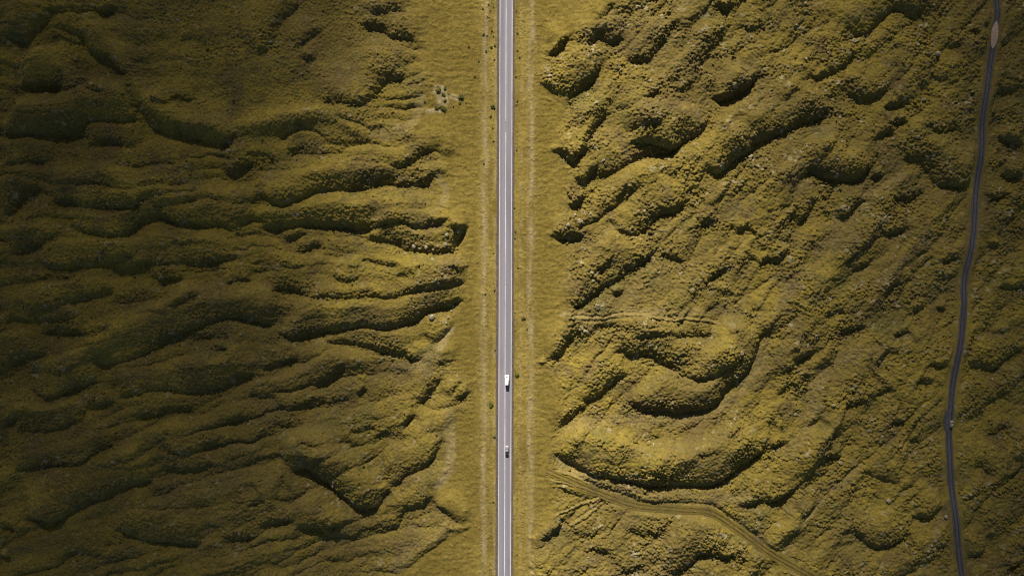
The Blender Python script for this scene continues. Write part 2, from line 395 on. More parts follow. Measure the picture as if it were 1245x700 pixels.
 ([(1138,369),(1144,373),(1151,374)],2.4,8), ([(1078,509),(1090,512),(1104,509)],2.6,10), ([(1026,489),(1036,492),(1046,486)],2.4,8),
 ([(1113,458),(1122,464),(1135,467)],2.2,8), ([(926,606),(936,608),(949,606),(961,594)],4.8,9), ([(968,623),(980,622),(994,611)],3.4,9),
 ([(1031,635),(1040,647),(1048,655),(1058,662),(1070,665),(1088,658),(1107,643)],4.8,20), ([(1103,626),(1118,630),(1133,625),(1151,609)],4.8,14),
 ([(1048,576),(1062,580),(1078,582),(1102,584)],2.6,12), ([(1176,577),(1182,570),(1190,566),(1200,575),(1209,583)],3,10), ([(1223,583),(1234,574),(1247,564)],3.2,12),
 ([(998,553),(1007,556),(1015,555),(1030,549)],3.2,10), ([(931,541),(942,540),(955,534)],3.2,10), ([(1101,535),(1110,537),(1120,534)],2.2,8),
 ([(1173,681),(1185,674),(1195,667),(1201,643)],3.2,12), ([(1218,688),(1232,684),(1247,679)],3.2,12),
 ([(940,130),(955,122),(970,108)],2,12), ([(1130,90),(1145,95),(1162,90)],2,14), ([(905,40),(920,34),(932,20)],2,14), ([(1150,55),(1162,58),(1174,53)],1.8,10),
 ([(1205,110),(1220,114),(1238,106)],2.4,12), ([(1215,350),(1230,354),(1247,347)],2,14), ([(1200,400),(1214,404),(1230,397)],2,12), ([(1195,520),(1212,524),(1230,515)],2.4,14),
 ([(1065,355),(1078,352),(1094,340)],2,12), ([(1035,330),(1050,325),(1062,313)],2.2,10), ([(1000,385),(1012,380),(1024,370)],2.4,10), ([(975,520),(985,515),(997,503)],2,8),
 ([(875,535),(890,528),(905,512)],2.2,12), ([(940,480),(952,474),(964,460)],2.4,10), ([(1060,480),(1070,476),(1082,465)],2,10), ([(1105,380),(1118,376),(1128,366)],2.2,10),
]
WEST = [(-400,520),(0,500),(50,510),(88,520),(105,522),(122,512),(160,507),(185,525),(200,545),(228,527),(262,545),(278,573),(300,565),(362,566),(390,550),(405,540),(430,536),(452,566),(480,572),(500,560),(530,546),(560,540),(590,530),(606,528),(622,553),(640,566),(656,535),(690,492),(720,475),(1200,500)]
EAST = [(-400,730),(0,750),(30,725),(43,695),(58,662),(100,656),(118,688),(135,690),(150,680),(180,672),(205,688),(225,690),(260,685),(284,668),(300,688),(350,690),(385,684),(415,676),(428,668),(440,657),(460,679),(500,680),(520,678),(545,671),(570,668),(600,676),(630,668),(648,653),(670,650),(700,647),(1200,660)]
# smooth sandy hollows between the flows
BARE = [
 ([(1093,212),(1068,232),(1040,255),(1018,275),(1008,295),(983,325),(960,347),(943,388),(928,425),(900,470),(872,492),(820,507),(740,512),(690,518)],9,0.75),
 ([(1118,295),(1083,330),(1068,347)],7,0.6), ([(1068,426),(1033,432),(1008,445),(993,475),(985,500),(978,522),(958,547)],9,0.85),
 ([(1040,568),(1028,585),(1003,597),(983,625),(965,642)],6,1.0), ([(1148,620),(1133,650),(1125,680),(1121,705)],6,1.0),
 ([(690,565),(740,590),(785,603),(830,602),(870,608),(905,600)],9,0.6), ([(900,640),(925,655),(960,668)],8,0.5),
 ([(455,165),(490,160),(505,145),(512,120)],7,0.5), ([(500,285),(540,240),(532,215)],6,0.4), ([(480,445),(505,445),(530,425),(545,400)],7,0.75),
 ([(545,500),(550,540),(535,590)],7,0.6), ([(480,690),(510,660),(545,640)],9,0.55), ([(375,690),(395,660),(415,655)],7,0.5),
 ([(905,290),(890,330),(880,380)],5,0.5), ([(1220,430),(1235,460),(1245,500)],7,0.5), ([(255,590),(265,630),(230,680)],8,0.35),
 ([(536,112),(538,124)],8,1.2), ([(520,137),(536,138)],3,1.2), ([(549,118),(556,120)],4,1.0),
 ([(700,210),(740,200),(790,186)],4,0.4), ([(683,385),(720,384),(790,378),(850,380)],6,0.5),
]
CARVE_TRACK = [(664,572),(690,583),(724,598),(774,615),(824,619),(862,622),(894,641),(935,671),(965,688),(1000,708),(1060,750)]
TRACK_FORKS = [[(668,581),(700,590),(735,601)],[(664,570),(690,574),(720,590)],[(672,626),(700,616),(735,604)],[(690,640),(712,627),(742,608)],
               [(684,392),(720,386),(770,383),(830,387),(882,394)]]
SIDE = [(1232,-160),(1218,-60),(1211,0),(1211,15),(1208,35),(1206,55),(1202,82),(1197,110),(1194,140),(1193.5,172),(1192,190),(1189,225),(1184,275),(1179,305),(1173,345),(1172,375),(1168,412),(1162,445),(1157,482),(1154,520),(1154,562),(1157,607),(1162,645),(1165.5,672),(1169,697),(1174,730),(1190,860)]

def road_u(v):                       # centre of the main road, in photograph pixels
    return 615.4 - 2.1 * np.asarray(v, float) / 700.0

# ------------------------------------------------------------------ the ground as one sheet
STEP = 0.75
def axis(a, b, far, g=1.09):
    core = np.arange(a, b + 1e-6, STEP)
    out = [core[0]]; s = STEP
    while out[-1] > -far: s *= g; out.append(out[-1] - s)
    hi = [core[-1]]; s = STEP
    while hi[-1] < far: s *= g; hi.append(hi[-1] + s)
    return np.array(out[1:][::-1] + list(core) + hi[1:])
AU = axis(-45, 1290, 16000)
AV = axis(-45, 745, 16000)
U, V = np.meshgrid(AU.astype(np.float32), AV.astype(np.float32))
inside = (sstep(-220, -45, U) * (1 - sstep(1290, 1465, U)) * sstep(-220, -45, V) * (1 - sstep(745, 920, V))).astype(np.float32)

wu = 4.5 * pnoise(U / 46, V / 46, 1) + 1.5 * pnoise(U / 15, V / 15, 2) + 0.8 * pnoise(U / 5.5, V / 5.5, 3)
wv = 4.5 * pnoise(U / 46, V / 46, 4) + 1.5 * pnoise(U / 15, V / 15, 5) + 0.8 * pnoise(U / 5.5, V / 5.5, 6)
UW, VW = U + wu, V + wv

west_edge = np.interp(AV, [p[0] for p in WEST], [p[1] for p in WEST])[:, None]
east_edge = np.interp(AV, [p[0] for p in EAST], [p[1] for p in EAST])[:, None]
dw = west_edge - UW; de = UW - east_edge
en = 7 * fbm(U / 22, V / 14, 64, 3)
lava_w = sstep(-10, 16, dw + en); lava_e = sstep(-8, 12, de + en)
lava = np.maximum(lava_w, lava_e).astype(np.float32)
din = np.maximum(dw, de)

# broad relief and flow-parallel folds
def folds(ang, along, across, seed):
    c, s = math.cos(ang), math.sin(ang)
    a = (U + 1.6 * wu) * c + (V + 1.6 * wv) * s; b = -(U + 1.6 * wu) * s + (V + 1.6 * wv) * c
    n = pnoise(a / along, b / across, seed)
    return (np.abs(n) + 0.01) ** 0.72 * 1.2
leftm = (1 - sstep(560, 660, U)).astype(np.float32)
low = sstep(330, 430, V).astype(np.float32)
f_left = folds(0.02, 260, 27, 21) * (1 - low) + folds(-0.27, 240, 29, 22) * low
topplain = np.exp(-((U - 325) / 175) ** 4 - ((V - 55) / 95) ** 4)
f_right = folds(-0.82, 170, 36, 23)
H = (2.2 * fbm(U / 210, V / 210, 31, 3) + 1.6).astype(np.float32)
f_left2 = folds(0.0, 130, 13, 25) * (1 - low) + folds(-0.30, 120, 14, 26) * low
f_right2 = folds(-0.80, 42, 14, 27)
FOLD = 3.6 * f_left * leftm * (1 - 0.95 * topplain) + 3.0 * f_right * (1 - leftm) \
    + 0.8 * f_left2 * leftm * (1 - 0.85 * topplain) + 0.8 * f_right2 * (1 - leftm)
def swell(ang, along, across, seed):
    c, sn = math.cos(ang), math.sin(ang)
    return pnoise(((U + 2 * wu) * c + (V + 2 * wv) * sn) / along, (-(U + 2 * wu) * sn + (V + 2 * wv) * c) / across, seed)
FOLD += 2.5 * (swell(0.05, 150, 44, 81) * (1 - low) + swell(-0.30, 130, 46, 82) * low) * leftm * (1 - 0.85 * topplain)
FOLD += 2.8 * swell(-0.80, 120, 46, 83) * (1 - leftm)
billow = np.sqrt(np.abs(pnoise(UW / 22, VW / 18, 35)) + 0.02)
FOLD += (0.5 + 0.4 * (1 - leftm)) * billow
relief = np.zeros_like(H)
edge_near = np.zeros_like(H)
traced = np.zeros_like(H)

def seg_field(pts, pad):
    """nearest distance, side and run-length of a smooth line, within its padded box"""
    P = catmull(pts)
    lo, hi = P.min(0) - pad, P.max(0) + pad
    j0, j1 = np.searchsorted(AU, [lo[0], hi[0]]); i0, i1 = np.searchsorted(AV, [lo[1], hi[1]])
    sl = (slice(max(i0, 0), i1), slice(max(j0, 0), j1))
    x, y = UW[sl], VW[sl]
    best = np.full(x.shape, 1e9, np.float32)
    sw = np.zeros_like(best); sd = np.zeros_like(best); run = np.zeros_like(best)
    acc = 0.0
    for a, b in zip(P[:-1], P[1:]):
        d = b - a; L = float(np.hypot(*d)) + 1e-6
        rx, ry = x - a[0], y - a[1]
        tt = np.clip((rx * d[0] + ry * d[1]) / (L * L), 0, 1)
        ex, ey = rx - tt * d[0], ry - tt * d[1]
        q = ex * ex + ey * ey
        run = np.where(q < best, acc + tt * L, run)
        best = np.minimum(best, q)
        w = L / (q + 1.0) ** 2
        sd += w * np.clip((rx * d[1] - ry * d[0]) / L, -40, 40) ; sw += w
        acc += L
    dist = np.sqrt(best)
    return sl, dist, np.clip(sd / sw, -dist, dist), run, acc

def blur(a, r):
    for ax in (0, 1):
        p = np.pad(a, [(r + 1, r) if k == ax else (0, 0) for k in (0, 1)], mode='edge')
        c = np.cumsum(p, axis=ax, dtype=np.float64)
        n = a.shape[ax]
        hi = np.take(c, np.arange(2 * r + 1, 2 * r + 1 + n), axis=ax); lo = np.take(c, np.arange(0, n), axis=ax)
        a = ((hi - lo) / (2 * r + 1)).astype(np.float32)
    return a

HS = 0.74
for pts, h, back in SCARPS:
    sl, dist, side, run, L = seg_field(pts, back * 3.4 + 30)
    h = h * HS * (1.12 if sum(p[0] for p in pts) / len(pts) < 330 else 1.0 if pts[0][0] < 560 else 1.0)
    wc = 4.0 + 3.3 * h
    d = side
    off = 1 - sstep(0.25, 1.0, (dist - np.abs(d)) / 14)
    ft = min(14.0, L * 0.33)
    fade = sstep(0, ft, run) * (1 - sstep(L - ft, L, run)) * off
    q = np.clip((d + 1.0) / wc, 0, 1)
    rise = (1 - (1 - q) ** 2) ** 0.66
    dec = np.exp(-(np.clip(d - 0.8 * wc, 0, None) / (1.15 * back)) ** 1.7)
    trough = -0.16 * np.exp(-((d + 1) / 6) ** 2)
    wb = min(1.9 * wc, 0.35 * L)
    qb = np.clip((d + 2.0) / wb, 0, 1)
    broad = (1 - (1 - qb) ** 2) * np.exp(-(np.clip(d - 0.75 * wb, 0, None) / min(1.6 * back, 0.4 * L)) ** 1.8)
    con = (h * fade * (0.52 * rise * dec + 1.05 * broad + trough)).astype(np.float32)
    if min(con.shape) > 20:
        soft = blur(blur(con, 7), 7)
        m = sstep(5, 13, np.abs(d))
        con = con + (soft - con) * m
    relief[sl] += con
    edge_near[sl] = np.maximum(edge_near[sl], fade * np.exp(-(np.clip(np.abs(d - 3) - 4, 0, None) / 8) ** 2) * min(1, h / 3))
    traced[sl] = np.maximum(traced[sl], fade * np.exp(-(np.clip(np.abs(d - 6) - 6, 0, None) / 14) ** 2))
H += relief + FOLD * (1 - 0.75 * traced)

RIDGES = [
 ([(105,12),(130,55),(160,95),(185,122),(220,148),(260,158),(300,155),(340,146),(380,140),(420,146),(450,164),(490,174)],12,3.0),
 ([(730,235),(770,215),(820,198),(870,165),(905,130)],14,2.6), ([(900,240),(940,213),(985,193)],16,2.6), ([(1010,265),(985,290),(960,320),(945,350)],11,2.8),
 ([(1075,250),(1045,290),(1010,330),(985,370),(960,420),(930,470)],14,3.4), ([(1100,300),(1070,350),(1040,400)],12,2.6), ([(1020,460),(1012,500),(992,540),(960,580)],12,2.8),
 ([(735,150),(800,105),(850,60),(880,20)],16,2.6), ([(700,345),(735,300),(760,270)],12,2.4), ([(990,60),(960,95),(930,130)],14,2.4), ([(1130,50),(1100,90),(1060,140)],16,2.0),
 ([(690,150),(720,130),(745,95)],10,2.2), ([(690,205),(715,160),(735,140)],9,2.2), ([(1000,610),(960,640),(930,650)],14,2.2), ([(760,560),(830,550),(900,530)],18,2.4),
 ([(200,60),(300,80),(400,60)],40,1.6), ([(0,130),(60,140),(110,130)],12,2.2), ([(330,560),(400,540),(460,520)],20,2.0), ([(360,610),(400,625),(440,640)],16,2.4),
 ([(300,230),(400,215),(500,205)],12,1.8), ([(370,440),(420,430),(460,450)],16,2.4),
]
for pts, w, h in RIDGES:
    sl, dist, side, run, L = seg_field(pts, w * 3)
    ft = min(40.0, L * 0.35)
    H[sl] += 1.3 * h * np.exp(-(dist / w) ** 2) * sstep(0, ft, run) * (1 - sstep(L - ft, L, run))

bare = np.zeros_like(H)
for pts, w, amt in BARE:
    sl, dist, side, run, L = seg_field(pts, w * 3)
    m = (0.75 if pts[0][0] > 690 else 1.0) * amt * (1 - sstep(w * 0.45, w * 1.15, dist))
    bare[sl] = np.maximum(bare[sl], m)

# loose block texture: rounded stones of several sizes, smoother in the sandy hollows
rn = fbm(UW / 55, VW / 38, 41, 4, 0.6)
rough = 0.28 + 0.85 * sstep(-0.22, 0.38, rn)
rough = rough * (0.55 + 0.5 * (1 - leftm)) + 0.24 * edge_near
rough = np.clip(rough, 0.12, 1.6) * (1 - 0.72 * np.clip(bare, 0, 1))
ju, jv = 1.1 * pnoise(U / 2.7, V / 2.7, 47), 1.1 * pnoise(U / 2.7, V / 2.7, 48)
l1, r1 = lumps((UW + ju) / 7.5, (VW + jv) / 7.5, 51)
l2, r2 = lumps((UW + ju) / 4.2, (VW + jv) / 4.2, 52)
l3, r3 = lumps((U + 0.6 * ju) / 2.8, (V + 0.6 * jv) / 2.8, 53)
big_ok = np.clip(fbm(U / 30, V / 30, 44, 2) * 2.2 + 0.3, 0, 1)
blocks = 0.34 * l1 * big_ok + 0.30 * l2 + 0.62 * l3
H += (rough * blocks + 0.15 * l3 + 0.30 * rough * fbm(U / 9, V / 9, 45, 2)) * inside
H += 0.10 * pnoise(U / 2.2, V / 2.2, 46) * inside

# the graded verge beside the road
dx_road = (U - road_u(V).astype(np.float32)) * S
ground_v = 0.28 * (1 - sstep(4.2, 8.5, np.abs(dx_road))) + (0.15 * pnoise(UW / 13, VW / 4.2, 61) + 0.17 * pnoise(UW / 7, VW / 6, 65)) * inside * sstep(9, 22, np.abs(dx_road)) \
    + 0.22 * l3 * sstep(0.0, 0.35, pnoise(U / 9, V / 9, 67)) * inside * sstep(5.2, 8, np.abs(dx_road)) + (0.06 * pnoise(U / 3, V / 3, 62) + 0.05 * pnoise(U / 6, V / 2.4, 63)) * inside * sstep(4.6, 7, np.abs(dx_road)) + 0.5 * sstep(12, 45, np.abs(dx_road))
H -= float((H * inside * lava).sum() / (inside * lava).sum()) - 1.6
near = (1 - sstep(20, 90, din)) * lava
H = H + 0.9 * (1 - sstep(0, 45, din))
H = ground_v + (H - ground_v) * lava
# hummocks that spill on to the verge where its edge is ragged
H += relief * (1 - lava) * 0.8 * sstep(14, 24, np.abs(dx_road))
H = H.astype(np.float32)

def sample(u, v):
    u = np.atleast_1d(np.asarray(u, float)); v = np.atleast_1d(np.asarray(v, float))
    j = np.clip(np.searchsorted(AU, u) - 1, 0, len(AU) - 2); i = np.clip(np.searchsorted(AV, v) - 1, 0, len(AV) - 2)
    fu = (u - AU[j]) / (AU[j + 1] - AU[j]); fv = (v - AV[i]) / (AV[i + 1] - AV[i])
    return (H[i, j] * (1 - fu) * (1 - fv) + H[i, j + 1] * fu * (1 - fv) + H[i + 1, j] * (1 - fu) * fv + H[i + 1, j + 1] * fu * fv)

def smooth1(z, n):
    n |= 1
    k = np.hanning(n + 2)[1:-1]; k /= k.sum()
    return np.convolve(np.pad(z, n // 2, mode='edge'), k, 'valid')[:len(z)]

def carve(pts, half, blend, sink, sm):
    """level the ground under a track; returns the track's centre line and heights"""
    P = catmull(pts, 2.0)
    z = smooth1(sample(P[:, 0], P[:, 1]), sm)
    lo, hi = P.min(0) - 30, P.max(0) + 30
    j0, j1 = np.searchsorted(AU, [lo[0], hi[0]]); i0, i1 = np.searchsorted(AV, [lo[1], hi[1]])
    sl = (slice(i0, i1), slice(j0, j1))
    x, y = U[sl], V[sl]
    best = np.full(x.shape, 1e9, np.float32); zz = np.zeros_like(best)
    for n in range(len(P) - 1):
        a, b = P[n], P[n + 1]; d = b - a; L2 = float(d @ d) + 1e-9
        tt = np.clip(((x - a[0]) * d[0] + (y - a[1]) * d[1]) / L2, 0, 1)
        q = (x - a[0] - tt * d[0]) ** 2 + (y - a[1] - tt * d[1]) ** 2
        m = q < best
        best = np.where(m, q, best); zz = np.where(m, z[n] + (z[n + 1] - z[n]) * tt, zz)
    w = 1 - sstep(half, half + blend, np.sqrt(best))
    H[sl] = H[sl] * (1 - w) + (zz - sink) * w
    return P, z

side_line, side_z = carve(SIDE, 6.0, 7.0, 0.12, 31)
track_line, track_z = carve(CARVE_TRACK, 5.0, 5.0, 0.10, 25)
# ruts of the old turf tracks
fork_mask = np.zeros_like(H)
for pts in TRACK_FORKS:
    sl, dist, sd_, run, L = seg_field(pts, 14)
    en_ = sstep(0, 10, run) * (1 - sstep(L - 10, L, run))
    H[sl] += (-0.50 * np.exp(-((dist - 2.6) / 1.4) ** 2) + 0.25 * np.exp(-(dist / 1.3) ** 2)) * en_
    fork_mask[sl] = np.maximum(fork_mask[sl], (1 - sstep(4, 8, dist)) * en_)
    bare[sl] = np.maximum(bare[sl], 0.55 * np.exp(-(dist / 1.6) ** 2) * en_)

# zones for the ground's material: verge, bare, stone, per-stone tint
zone = np.zeros(H.shape + (4,), np.float32)
turf = np.clip(1 - lava + 0.35 * fork_mask, 0, 1)
zone[..., 0] = turf
trail = np.exp(-((U - road_u(V) + 25.5 + 1.5 * pnoise(V / 60, V * 0 + 0.5, 71)) / 3.8) ** 2) * (0.60 + 0.6 * pnoise(U / 5, V / 26, 72)) \
      + np.exp(-((U - road_u(V) + 13.0) / 2.0) ** 2) * (0.35 + 0.7 * pnoise(U / 4, V / 20, 73)) \
      + np.exp(-((U - road_u(V) - 31.0 + 2.0 * pnoise(V / 70, V * 0 + 3.5, 74)) / 4.2) ** 2) * (0.52 + 0.7 * pnoise(U / 5, V / 30, 75)) \
      + np.exp(-((U - road_u(V) - 19.0) / 2.6) ** 2) * (0.15 + 0.5 * pnoise(U / 4, V / 24, 76))
zone[..., 1] = np.clip(bare + trail * (1 - lava), 0, 1)
zone[..., 2] = np.clip(rough * lava * (l2 > 0.18), 0, 1)
zone[..., 3] = np.where(l1 * big_ok > 0.4, r1, r2) * lava + (1 - lava) * sstep(11, 19, np.abs(dx_road) + 3.5 * fbm(U / 18, V / 40, 78, 3))

P = np.stack([(U - 622.5) * S, (350 - V) * S, H], -1)
ground = grid_mesh("ground", P, M_MOSS, zone)
tag(ground, "mossy olive lava field with folded ridges and dark furrows", "lava field", kind="structure")

# ------------------------------------------------------------------ roads
def ribbon(name, line_uv, z, offs, mat, parent=None, crown=0.0, kind="structure", edge_noise=0.0):
    """a strip along line_uv (pixels), offs = lateral offsets in metres to the left..right, z = height per station"""
    L = np.array([tuple(px(u, v)) for u, v in line_uv])[:, :2]
    T = np.gradient(L, axis=0); T /= np.linalg.norm(T, axis=1)[:, None] + 1e-9
    N = np.stack([T[:, 1], -T[:, 0]], 1)
    o = np.array(offs)
    G = np.zeros((len(L), len(o), 3))
    jit = np.zeros((len(L), len(o)))
    if edge_noise:
        jit[:, 0] = edge_noise * pnoise(np.arange(len(L)) / 3.0, np.zeros(len(L)) + 0.3, 91)
        jit[:, -1] = edge_noise * pnoise(np.arange(len(L)) / 3.0, np.zeros(len(L)) + 7.3, 92)
    G[..., :2] = L[:, None, :] + N[:, None, :] * (o[None, :] + jit)[..., None]
    G[..., 2] = np.asarray(z)[:, None] - crown * np.abs(o)[None, :]
    r = grid_mesh(name, G[:, ::-1], mat, smooth=False)
    if parent: r.parent = parent
    elif kind: r["kind"] = kind
    return r

vs = np.concatenate([np.arange(-9000, -60, 60.0), np.arange(-60, 761, 4.0), np.arange(820, 9700, 60.0)])
main = np.stack([road_u(vs), vs], 1)[::-1]          # runs northwards, so offsets grow eastwards
ZR = 0.42
shoulder = ribbon("road_shoulder", main, np.full(len(main), ZR - 0.05), [-5.0, -4.4, -3.4, 3.4, 4.3, 4.85], M_SHOULDER, edge_noise=0.25)
tag(shoulder, "dark gravel shoulder along both edges of the main road", "road shoulder")
road = ribbon("road", main, np.full(len(main), ZR), [-3.70, -2.6, -1.3, 0, 1.3, 2.6, 3.70], M_ROAD, crown=0.012)
tag(road, "straight grey two lane asphalt road running down the middle", "road")
for off, w, m in ((-3.40, 0.34, M_LINE), (3.40, 0.36, M_LINE)):
    ribbon("edge_line", main, np.full(len(main), ZR + 0.006 - 0.012 * 3.42), [off - w / 2, off + w / 2], m, parent=road, kind=None)
vv = np.concatenate([np.arange(161, 761, 4.0), np.arange(820, 9700, 60.0)])[::-1]
ribbon("centre_line", np.stack([road_u(vv), vv], 1), np.full(len(vv), ZR + 0.006), [-0.17, 0.17], M_CENTRE, parent=road, kind=None)
vv = np.concatenate([np.arange(-9000, -60, 60.0), np.arange(-60, 152, 4.0)])[::-1]
ribbon("centre_line", np.stack([road_u(vv), vv], 1), np.full(len(vv), ZR + 0.006), [-0.17, 0.17], M_CENTRE, parent=road, kind=None)

srd = ribbon("gravel_road", side_line[::-1], side_z[::-1] + 0.02, [-1.9, -1.2, -0.4, 0.4, 1.2, 1.9], M_TRACK, edge_noise=0.25)
tag(srd, "narrow dark winding gravel road at the right", "gravel road")
for off in (-0.95, 0.85):
    ribbon("wheel_rut", side_line[::-1], side_z[::-1] + 0.03, [off - 0.3, off + 0.3], M_RUT, parent=srd, kind=None)

def side_at(v):
    k = int(np.argmin(np.abs(side_line[:, 1] - v)))
    return side_line[k], side_z[k]

def bay(name, label, v0, v1, halfw, shift, mat):
    vs_ = np.linspace(v0, v1, 25); verts = []; faces = []
    for q, v in enumerate(vs_):
        c, z = side_at(v)
        t = q / 24
        w = max(0.15, halfw * (math.sin(math.pi * t) ** 0.55)) * (1 + 0.06 * math.sin(q * 2.3))
        p = px(c[0] + shift, v)
        verts += [(p.x - w, p.y, z + 0.10), (p.x + w, p.y, z + 0.10)]
    for q in range(24):
        faces.append((2 * q, 2 * q + 2, 2 * q + 3, 2 * q + 1))
    o = mesh_obj(name, verts, faces, mat)
    return tag(o, label, "passing place", kind="structure")
bay("passing_place", "pale tan gravel passing place near the top of the narrow road", 27.5, 60, 2.0, -0.3, M_BAY)
bay("passing_place", "dull grey passing place beside the small pale car", 496, 524, 2.0, -3.2, M_TRACK)

dt = ribbon("dirt_track", track_line, track_z + 0.03, [-2.3, -1.4, -0.5, 0.5, 1.4, 2.3], M_MOSS, edge_noise=0.9)
for off in (-1.0, 1.0):
    ribbon("wheel_rut", track_line, track_z + 0.036, [off - 0.38, off + 0.38], M_DIRT, parent=dt, kind=None, edge_noise=0.25)
tag(dt, "mossy vehicle track curving away to the lower right", "dirt track")

# ------------------------------------------------------------------ unseen volumes added above the camera to darken both sides of the view
def shade_volume(name, label, prof, y0, y1, base, seed):
    """prof: (ground x, optical depth) pairs - an added absorbing volume, its thickness shaped to dim the sun by that much"""
    m = bpy.data.materials.new(name + "_absorber"); m.use_nodes = True
    t = m.node_tree; t.nodes.clear()
    out = t.nodes.new("ShaderNodeOutputMaterial")
    pv = t.nodes.new("ShaderNodeVolumePrincipled")
    pv.inputs["Color"].default_value = (0.14, 0.14, 0.15, 1)
    pv.inputs["Density"].default_value = 0.01
    pv.inputs["Anisotropy"].default_value = 0.3
    t.links.new(pv.outputs[0], out.inputs["Volume"])
    dxs, dys = SV.x / SV.z * base, SV.y / SV.z * base
    gx = np.linspace(prof[0][0], prof[-1][0], 64); gy = np.linspace(y0, y1, 48)
    X, Y = np.meshgrid(gx, gy)
    tau = np.interp(X + 26 * pnoise(X / 160, Y / 160, seed), [p[0] for p in prof], [p[1] for p in prof])
    th = tau * SV.z / 0.01 * (1 + 0.22 * fbm(X / 150, Y / 150, seed + 3, 3))
    e = sstep(y0, y0 + 200, Y) * (1 - sstep(y1 - 200, y1, Y)) * sstep(gx[0], gx[0] + 20, X) * (1 - sstep(gx[-1] - 20, gx[-1], X))
    th = np.clip(th * e, 0, None) + 0.5
    bump = 12 * fbm(X / 120, Y / 120, seed + 8, 3)
    top = np.stack([X + dxs, Y + dys, base + th * 0.65 + bump], -1); bot = np.stack([X + dxs, Y + dys, base - th * 0.35 + bump], -1)
    R, C = X.shape
    verts = np.vstack([top.reshape(-1, 3), bot.reshape(-1, 3)])
    f = []
    n = R * C
    for i in range(R - 1):
        for j in range(C - 1):
            a = i * C + j
            f.append((a, a + 1, a + C + 1, a + C)); f.append((n + a, n + a + C, n + a + C + 1, n + a + 1))
    ring = [j for j in range(C)] + [i * C + C - 1 for i in range(1, R)] + [(R - 1) * C + j for j in range(C - 2, -1, -1)] + [i * C for i in range(R - 2, 0, -1)]
    for a, b in zip(ring, ring[1:] + ring[:1]):
        f.append((a, n + a, n + b, b))
    o = mesh_obj(name, verts, f, m)
    return tag(o, label, "shade_volume", kind="stuff")
shade_volume("shade_volume", "thick unseen volume added to shade the western lava", [(-2600, 3.2), (-330, 2.7), (-286, 2.8), (-220, 2.45), (-148, 1.9), (-80, 0.7), (-40, 0.12), (-5, 0.0)], -1600, 1600, 800, 101)
shade_volume("shade_volume", "thinner unseen volume added to shade the eastern lava", [(40, 0.0), (90, 0.10), (140, 0.40), (220, 1.25), (290, 2.05), (2600, 2.6)], -1600, 1600, 800, 131)

# ------------------------------------------------------------------ loose rubble (uncountable) and the stones one can tell apart
def ico():
    bm = bmesh.new(); bmesh.ops.create_icosphere(bm, subdivisions=1, radius=1.0)
    v = np.array([q.co[:] for q in bm.verts]); f = np.array([[w.index for w in q.verts] for q in bm.faces]); bm.free()
    return v, f
IV, IF = ico()

def rubble():
    n = 100000
    u = rng.uniform(-30, 1275, n); v = rng.uniform(-30, 730, n)
    j = np.clip(np.searchsorted(AU, u), 0, len(AU) - 1); i = np.clip(np.searchsorted(AV, v), 0, len(AV) - 1)
    keep = rng.uniform(0, 1, n) < (0.04 + 0.26 * np.clip(rough[i, j] - 0.35, 0, 1) + 0.10 * edge_near[i, j]) * lava[i, j]
    # keep the tracks clear
    for line, clear in ((side_line, 6.5), (track_line, 7.0)):
        L = line[::3]
        for a in range(0, len(u), 6000):
            s_ = slice(a, a + 6000)
            d = np.sqrt(((u[s_, None] - L[None, :, 0]) ** 2 + (v[s_, None] - L[None, :, 1]) ** 2).min(1))
            keep[s_] &= d > clear
    u, v = u[keep], v[keep]
    z = sample(u, v)
    n = len(u)
    r = np.clip(0.36 * rng.lognormal(0, 0.42, n), 0.16, 1.1)
    sc3 = rng.uniform(0.7, 1.35, (n, 3)) * r[:, None]; sc3[:, 2] *= 0.8
    ang = rng.uniform(0, 2 * math.pi, n); c, s_ = np.cos(ang), np.sin(ang)
    B = IV[None] * rng.uniform(0.55, 1.3, (n, len(IV), 1)) * sc3[:, None, :]
    X = B[..., 0] * c[:, None] - B[..., 1] * s_[:, None]; Y = B[..., 0] * s_[:, None] + B[..., 1] * c[:, None]
    W = np.stack([X + ((u - 622.5) * S)[:, None], Y + ((350 - v) * S)[:, None], B[..., 2] + (z + 0.15 * r)[:, None]], -1)
    F = (IF[None] + (np.arange(n) * len(IV))[:, None, None]).reshape(-1, 3)
    me = bpy.data.meshes.new("rubble")
    me.vertices.add(n * len(IV)); me.vertices.foreach_set("co", W.reshape(-1).astype(np.float32))
    me.loops.add(len(F) * 3); me.loops.foreach_set("vertex_index", F.reshape(-1).astype(np.int32))
    me.polygons.add(len(F)); me.polygons.foreach_set("loop_start", np.arange(len(F), dtype=np.int32) * 3)
    me.update(calc_edges=True)
    a = me.attributes.new("tone", 'FLOAT', 'POINT')
    a.data.foreach_set("value", np.repeat(rng.uniform(0, 1, n), len(IV)).astype(np.float32))
    m, t, b = new_mat("rubble_moss"); k = NT(m); co = k.coord()
    at = k.n.new("ShaderNodeAttribute"); at.attribute_name = "tone"
    f = at.outputs["Fac"]
    cc = k.mix(k.ramp(f, 0.0, 0.5), (0.085, 0.066, 0.014), (0.160, 0.120, 0.020))
    cc = k.mix(k.ramp(f, 0.62, 0.80), cc, (0.105, 0.085, 0.038))
    cc = k.mix(k.ramp(f, 0.955, 0.985), cc, (0.27, 0.235, 0.15))
    cc = k.mix(k.math('MULTIPLY', k.ramp(k.noise(co, 2.2, 4, 0.7), 0.42, 0.62), 0.5), cc, (0.07, 0.055, 0.014))
    k.l.new(cc, b.inputs["Base Color"]); b.inputs["Roughness"].default_value = 1.0; b.inputs["Specular IOR Level"].default_value = 0.05
    me.materials.append(m)
    o = bpy.data.objects.new("rubble", me); col.objects.link(o)
    tag(o, "loose mossy lava rubble strewn over the ridges", "rubble", kind="stuff")
    print("rubble stones", n)
rubble()

